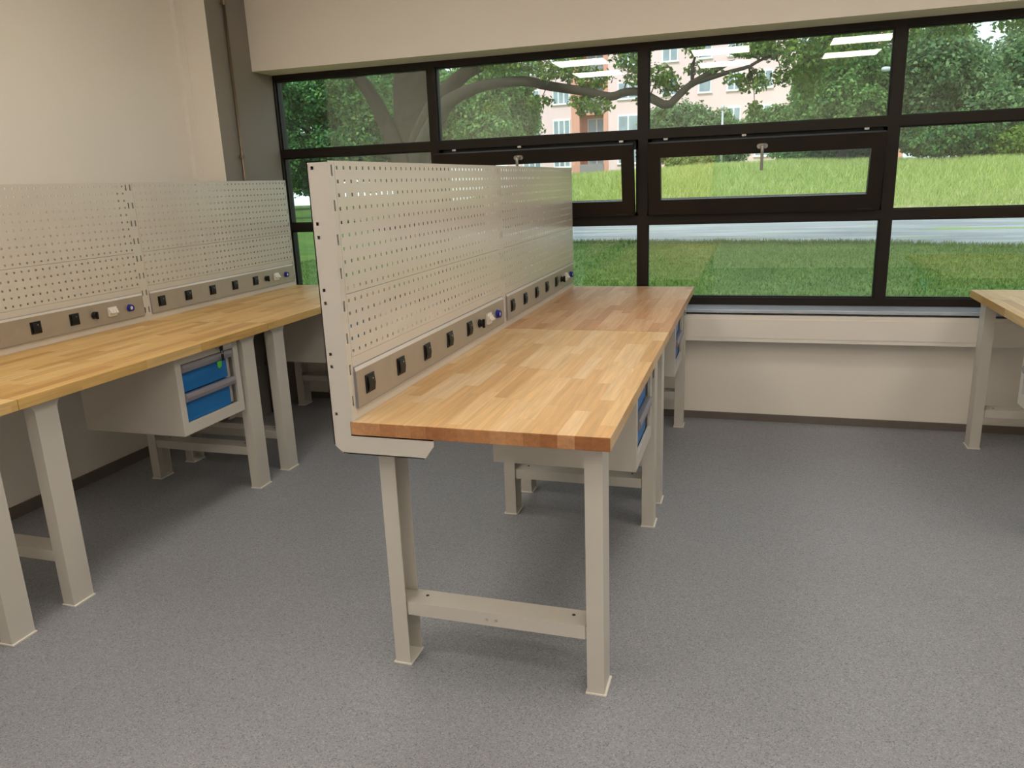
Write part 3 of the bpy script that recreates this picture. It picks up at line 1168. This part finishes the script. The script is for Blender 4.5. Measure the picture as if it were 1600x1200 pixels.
R1 = [(3.76, 36, 5.68, 1.3, 1.4), (4.77, 36, 5.86, 1.5, 1.4), (5.83, 36, 5.01, 1.31, 1.3), (4.1, 36, 4.35, 1.4, 1.1), (5.42, 36, 3.88, 1.3, 1.0), (3.29, 36, 4.93, .85, 1.0)]
R2 = [(8.46, 40, 5.79, 1.7, 1.9), (9.84, 40, 5.14, 1.7, 2.0), (8.35, 40, 4.12, 1.8, 1.4), (10.4, 40, 3.71, 1.9, 1.5), (8.9, 40, 6.72, 1.4, 0.8), (7.8, 40, 7.1, .8, .6)]
R3 = [(12.69, 43, 5.0, 1.3, 2.0), (12.05, 43, 3.75, 1.5, 1.6), (13.5, 43, 5.94, 1.4, 2.3), (13.4, 43, 3.4, 2.0, 1.2), (14.6, 43, 6.6, 1.3, 1.6)]
R4 = [(7.81, 37, 2.9, 1.25, 0.85), (8.94, 37, 2.8, 1.4, 0.85), (9.95, 37, 2.5, 1.1, 0.7), (8.22, 37, 2.5, 1.3, 0.6)]
R5 = [(11.18, 37.5, 2.35, 1.1, 0.55), (11.88, 37.5, 2.45, 1.0, 0.65)]
tree('tree', 'dark green tree outside at the far left of the window', 'tree', spread(LEFT, 1.5), M['darkleaf'], 44200, 0.216, (-23, 40.5, GZ, 6.4, .28))
tree('tree', 'dark green tree behind the thick oak trunk', 'tree', spread([(1.08 + (b[0] - 1.08) * 1.17, 47, 1.48 + (b[2] - 1.48) * 1.17, b[3] * 1.17, b[4] * 1.17) for b in LEFT2], 1.0), M['darkleaf'], 26000, .25, (-22, 47.5, GZ, 6.4, .25))
tree('tree', 'far dark tree showing in the gaps of the foliage at the far left', 'tree', [(-39, 62, 4.5, 4, 3.0), (-34, 62, 6, 4, 4), (-29.5, 62, 4.5, 3.6, 3.2), (-37, 62, 9.5, 4.5, 2.8), (-31, 62, 9.5, 4, 2.5), (-37, 62, 2.9, 5, 1.6)], M['darkleaf'], 26000, .36, (-34, 62, GZ, 8, .35))
tree('tree', 'light green tree under the long oak limb, left of the pink building', 'tree', spread(MID, 1.0), M['midleaf'], 37400, 0.158, (-10.9, 33.6, 1.2, 5.2, .2))
tree('tree', 'green tree right of the pink facade, beneath the mirrored lamp bars', 'tree', spread(R1, 1.1), M['midleaf'], 34000, 0.173, (4.7, 36.6, 1.7, 5.4, .17))
tree('tree', 'tall dense tree behind the upper right window pane', 'tree', spread(R2, 1.4), M['blueleaf'], 37400, 0.194, (10.45, 40.4, 1.7, 6.4, .16))
tree('tree', 'tree at the right edge of the photo below open sky', 'tree', spread(R3, 1.3), M['blueleaf'], 28900, 0.202, (13.2, 43.4, 1.7, 6.0, .2))
tree('shrub', 'dark rounded shrub on the bank behind the right middle pane', 'shrub', spread(R4, .6), M['darkleaf'], 18700, 0.144, (8.8, 37.4, 1.75, 2.6, .08))
tree('shrub', 'yellow green shrub on the bank at the right edge of the photo', 'shrub', spread(R5, .4), M['limeleaf'], 8500, 0.144, (11.5, 37.8, 1.7, 2.2, .06))
tree('shrub', 'grey green shrub in front of the pink building, beside the lamp post', 'shrub',
     [(-4.58, 52, 4.9, 1.75, 1.25), (-3.14, 52.4, 4.9, 1.5, 1.25), (-2.31, 52, 4.2, 1.3, 1.1), (-5.19, 51.6, 3.7, 1.7, 1.2), (-3.7, 52, 3.2, 2.0, 1.3)], M['blueleaf'], 20400, 0.194)
tree('shrub', 'small shrub just right of the lamp post', 'shrub', [(-1.11, 52, 4.4, .95, 1.2), (-0.3, 52, 4.0, 1.0, .9), (-.7, 52, 3.0, 1.3, 1.0)], M['midleaf'], 8500, 0.173)
tree('shrub', 'rounded shrub below the pink gap between oak leaves and trees', 'shrub',
     [(1.06, 48, 4.3, .9, .9), (2.13, 48, 4.4, .85, .9), (3.19, 48, 4.4, 1.1, 1.05), (2.52, 48, 3.4, 1.6, 1.0)], M['midleaf'], 13600, 0.173)
tree('shrub', 'low dark shrub on the crest of the bank, right behind the window handle', 'shrub',
     [(4.27, 40, 2.45, 1.45, 0.55), (5.71, 40, 2.47, 1.27, 0.55), (3.1, 40, 2.3, 1.0, 0.4)], M['darkleaf'], 10200, 0.144)
tree('shrub', 'low shrub on the crest of the bank, left of the lamp post foot', 'shrub',
     [(-2.79, 41, 2.15, 0.8, 0.35), (-1.7, 41, 2.25, 0.8, 0.38)], M['midleaf'], 4250, 0.144)

# --- the old oak with its long limb
oak = tag(empty('oak_tree', (-6.95, 16, GZ)), 'old oak outside with thick trunk and long wavy limb across the window', 'tree')
OX, OY, OZ = -6.95, 16, GZ


def loc(p): return (p[0] - OX, p[1] - OY, p[2] - OZ)


tk = MB()
tk.tube([loc(p) for p in [(-6.95, 16, GZ - .2), (-6.93, 16, GZ + .4), (-6.93, 16, 1.5), (-6.9, 16, 2.6), (-6.85, 16, 3.6), (-6.75, 16, 4.8), (-6.5, 16.2, 6.4), (-6.2, 16.4, 8.0)]],
        [.72, .56, .48, .46, .45, .40, .28, .14], 16)
tk.build('trunk', M['bark'], oak, smooth=True)


def limb(name, pts, rads, n=10):
    # smooth the polyline once
    P = [Vector(p) for p in pts]
    for _ in range(1):
        Q, Rr = [P[0]], [rads[0]]
        for i in range(len(P) - 1):
            Q += [P[i] * .75 + P[i + 1] * .25, P[i] * .25 + P[i + 1] * .75]
            Rr += [rads[i] * .75 + rads[i + 1] * .25, rads[i] * .25 + rads[i + 1] * .75]
        Q.append(P[-1]); Rr.append(rads[-1])
        P, rads = Q, Rr
    mb = MB()
    mb.tube([loc(p) for p in P], rads, n)
    return mb


arch = [(-6.7, 15.7, 2.0), (-6.1, 15.0, 2.55), (-5.55, 14.3, 2.85), (-5.22, 14, 3.14), (-4.86, 14, 3.31), (-4.43, 14, 3.43), (-3.87, 14, 3.48), (-3.4, 14, 3.46), (-3.0, 14, 3.34), (-2.61, 14, 3.26),
        (-2.22, 14, 3.18), (-1.9, 14, 3.08), (-1.67, 14, 3.04), (-1.46, 14, 3.12), (-1.14, 14, 3.11), (-.96, 14, 2.99), (-.61, 14, 2.79), (-.41, 14, 2.98), (-.17, 14, 3.19),
        (.18, 14, 3.26), (.52, 14, 3.34), (.87, 14, 3.40), (1.03, 14, 3.49), (1.3, 14, 3.58), (1.7, 14, 3.62)]
ar = [.24, .21, .19, .16, .13, .115, .105, .10, .095, .09, .088, .085, .083, .08, .078, .085, .082, .072, .062, .048, .04, .034, .028, .022, .015]
b1 = limb('limb', arch, ar)
b1.build('limb', M['bark'], oak, smooth=True)
limb('limb', [(-.2, 14, 3.17), (.15, 14, 3.33), (.33, 14, 3.45), (.62, 14, 3.52)], [.06, .06, .075, .03]).build('limb', M['bark'], oak, smooth=True)
limb('limb', [(-.15, 14, 3.2), (-.17, 14, 3.45), (-.1, 14, 3.7), (-.05, 14, 4.1)], [.035, .028, .022, .015], 8).build('limb', M['bark'], oak, smooth=True)
limb('limb', [(-6.75, 15.8, 2.4), (-6.0, 15, 3.0), (-5.6, 14.5, 3.25), (-5.33, 14.5, 3.47), (-5.02, 14.5, 3.73), (-4.6, 14.5, 3.9), (-4.0, 14.5, 4.1), (-3.0, 14.5, 4.3)],
     [.24, .22, .2, .18, .15, .13, .10, .06]).build('limb', M['bark'], oak, smooth=True)
limb('limb', [(-6.95, 15.75, 1.7), (-7.15, 15.5, 2.4), (-7.35, 15.5, 2.95), (-7.6, 15.5, 3.5), (-7.95, 15.5, 4.0), (-8.4, 15.5, 4.6)],
     [.26, .22, .19, .17, .15, .12]).build('limb', M['bark'], oak, smooth=True)
limb('limb', [(-8.0, 15.4, 4.1), (-8.4, 14.6, 4.05), (-8.85, 14, 3.98), (-9.1, 14, 3.88), (-9.35, 14, 3.7), (-9.6, 14, 3.45), (-9.9, 14, 3.2)],
     [.13, .12, .115, .11, .105, .09, .06]).build('limb', M['bark'], oak, smooth=True)
OAKLEAF = [(-3.39, 14, 3.85, 0.52, 0.25), (-2.6, 14, 3.66, 0.44, 0.26), (-2.91, 14, 3.55, 0.28, 0.16), (-2.09, 14, 3.42, 0.38, 0.22), (-2.35, 14, 3.0, 0.28, 0.13), (-1.93, 14, 2.87, 0.31, 0.16), (-2.35, 14, 2.84, 0.1, 0.15),
           (-1.33, 14, 3.74, 0.36, 0.33), (-1.21, 14, 3.32, 0.25, 0.13), (-1.1, 14, 2.96, 0.2, 0.09), (-0.78, 14, 3.37, 0.28, 0.2), (-0.6, 14, 3.22, 0.24, 0.22), (-0.35, 14, 3.1, 0.15, 0.1), (-0.12, 14, 3.77, 0.2, 0.18),
           (-0.12, 14, 3.47, 0.22, 0.12), (0.16, 14, 3.42, 0.24, 0.1), (0.65, 14, 3.19, 0.22, 0.11), (0.82, 14, 3.12, 0.2, 0.15), (0.86, 14, 3.66, 0.38, 0.14), (1.08, 14, 3.75, 0.3, 0.18), (0.98, 14, 3.27, 0.2, 0.12),
           (1.08, 14, 3.05, 0.14, 0.16), (1.35, 14, 3.78, 0.4, 0.33), (1.44, 14, 3.19, 0.2, 0.15), (1.7, 14, 3.5, 0.33, 0.33), (1.0, 14, 2.68, 0.17, 0.15), (-4.0, 14, 3.85, 0.41, 0.19), (-4.48, 14, 4.0, 0.41, 0.16),
           (1.94, 14, 3.2, 0.28, 0.45), (2.18, 14, 3.6, 0.41, 0.38), (2.6, 14, 3.7, 0.41, 0.25), (-0.77, 14, 2.66, 0.12, 0.09), (-1.0, 14, 3.8, 0.14, 0.22), (-3.2, 14.3, 3.05, .3, .12), (-4.2, 14.4, 3.02, .25, .12),
           (3.3, 14.2, 3.9, .5, .35), (4.2, 14, 3.95, .5, .3), (5.2, 14.2, 3.9, .45, .3), (-5, 15, 5.0, 2.5, .7, 2.2), (-1, 14.6, 5.0, 2.6, .65, 2.0), (3, 14.6, 5.1, 2.4, .65, 2.0), (-9, 15, 5.2, 2.2, .8, 2.0)]
tw = MB()
AV = [Vector(p) for p in arch]
for i, b in enumerate(OAKLEAF[:38]):
    c = Vector((b[0], 14 + .25 * math.sin(i * 2.3), b[2]))
    OAKLEAF[i] = (c.x, c.y, c.z) + tuple(b[3:])
    a = min(AV, key=lambda p: (p - c).length)
    m = (a + c) / 2 + Vector((.03, 0, .05))
    tw.tube([loc(a), loc(m), loc(c)], [.016, .010, .005], 6)
tw.build('twigs', M['bark'], oak)
np_mesh('foliage', foliage([loc(b) + tuple(b[3:]) for b in OAKLEAF[:38]], 11000, .088, .3), 4, M['oakleaf'], oak)
np_mesh('crown', foliage([loc(b) + tuple(b[3:]) for b in OAKLEAF[38:]], 5200, .22, .3), 4, M['oakleaf'], oak)

# --- pink apartment building beyond the bank
BY = 62.0
bd = tag(empty('apartment_building', (-3, BY, 0)), 'pale pink apartment building with salmon balcony bays behind the trees', 'building')


def bl_(mb):
    mb.v = [(x + 3, y - BY, z) for (x, y, z) in mb.v]
    return mb


SILL = [.15 + 2.45 * k for k in range(6)]      # sill heights of the storeys
ZT = 15.5
# facade as separate wall strips between the two balcony bays
bays = [(-13.41, -10.42, -12.74, -10.78), (8.7, 11.2, 9.2, 10.7)]
fw_ = MB()
fw_.box(-19, -13.41, BY, BY + 10, 0, ZT)
fw_.box(-10.42, 8.7, BY, BY + 10, 0, ZT)
fw_.box(-13.41, -10.42, BY + 1.2, BY + 10, 0, ZT)
fw_.box(8.7, 11.2, BY + 1.2, BY + 10, 0, ZT)
bl_(fw_).build('facade', M['facade'], bd)
bl_(MB().box(-19.3, 11.4, BY - .3, BY + 10.3, ZT, ZT + .4)).build('roof', M['parapet'], bd)
for (a, b, c, d) in bays:
    s = MB()
    s.box(a, c, BY - .05, BY + 1.2, 0, ZT)
    s.box(d, b, BY - .05, BY + 1.2, 0, ZT)
    s.box(c, d, BY + 1.1, BY + 1.2, 0, ZT)
    bl_(s).build('balcony_bay', M['salmon'], bd)
    for z in SILL:
        fl = MB().box(c, d, BY - .12, BY + 1.1, z - .98, z - .82)
        bl_(fl).build('balcony_floor', M['salmon'], bd)
        pr = MB().box(c, d, BY - .12, BY - .04, z - .82, z + .12)
        bl_(pr).build('balcony_parapet', M['parapet'], bd)
        dr = MB()
        dr.box(c + .45, d - .15, BY + 1.0, BY + 1.1, z - .82, z + 1.25)
        dk = bl_(dr).build('balcony_door', M['winwhite'], bd)
        g = MB()
        g.box(c + .53, c + 1.15, BY + .985, BY + 1.0, z - .1, z + 1.17)
        g.box(c + 1.25, d - .22, BY + .985, BY + 1.0, z - .1, z + 1.17)
        bl_(g).build('door_pane', M['pane'], dk)
wins = [(-17.6, -16.0, 3), (-14.96, -13.5, 3), (-9.65, -7.95, 2), (-6.23, -4.97, 2), (-3.45, -2.45, 1), (-1.33, -.22, 2), (.84, 1.98, 2), (3.6, 4.9, 2), (6.4, 7.7, 2)]
for zi, z in enumerate(SILL):
    for (a, b, n) in wins:
        if a > -8 and zi < 1: continue
        dz = .012 * (a + 12)
        wf = MB()
        wf.box(a, b, BY - .06, BY + .02, z + dz, z + dz + 1.28)
        wf.box(a - .05, b + .05, BY - .14, BY, z + dz - .05, z + dz)
        wo = bl_(wf).build('window', M['winwhite'], bd)
        g = MB()
        w = (b - a - .10) / n
        for q in range(n):
            g.box(a + .05 + w * q + .06, a + .05 + w * (q + 1) - .06, BY - .075, BY - .06, z + dz + .10, z + dz + 1.18)
        bl_(g).build('window_pane', M['pane'], wo)

# --- lamp posts outside
def street_lamp(x, y, z0, z1, head, label):
    r = tag(empty('street_lamp', (x, y, z0)), label, 'street lamp')
    h = z1 - z0
    MB().tube([(0, 0, -.1), (0, 0, h)], [.075, .05], 10).build('post', M['lamp_metal'], r, smooth=True)
    if head:
        m = MB()
        m.tube([(0, 0, h - .1), (-.12, 0, h + .02), (-.3, 0, h + .05)], .03, 8)
        m.lathe([(0, .03), (.08, .075), (.30, .10), (.42, .07), (.45, .02)], (-.25, 0, h + .05), (-1, 0, .02), 14)
    else:
        m = MB()
        m.lathe([(0, .06), (.10, .10), (.22, .10), (.26, .03)], (0, 0, h), (0, 0, 1), 12)
    m.build('lamp_head', M['lamp_metal'], r, smooth=True)


street_lamp(-.74, 42, float(terrain(-.74, 42)), 4.75, False, 'thin grey post standing on the bank before the pink building')
street_lamp(6.32, 33.4, float(terrain(6.32, 33.4)), 5.22, True, 'street lamp whose pale head peeks out left of the right thick mullion')
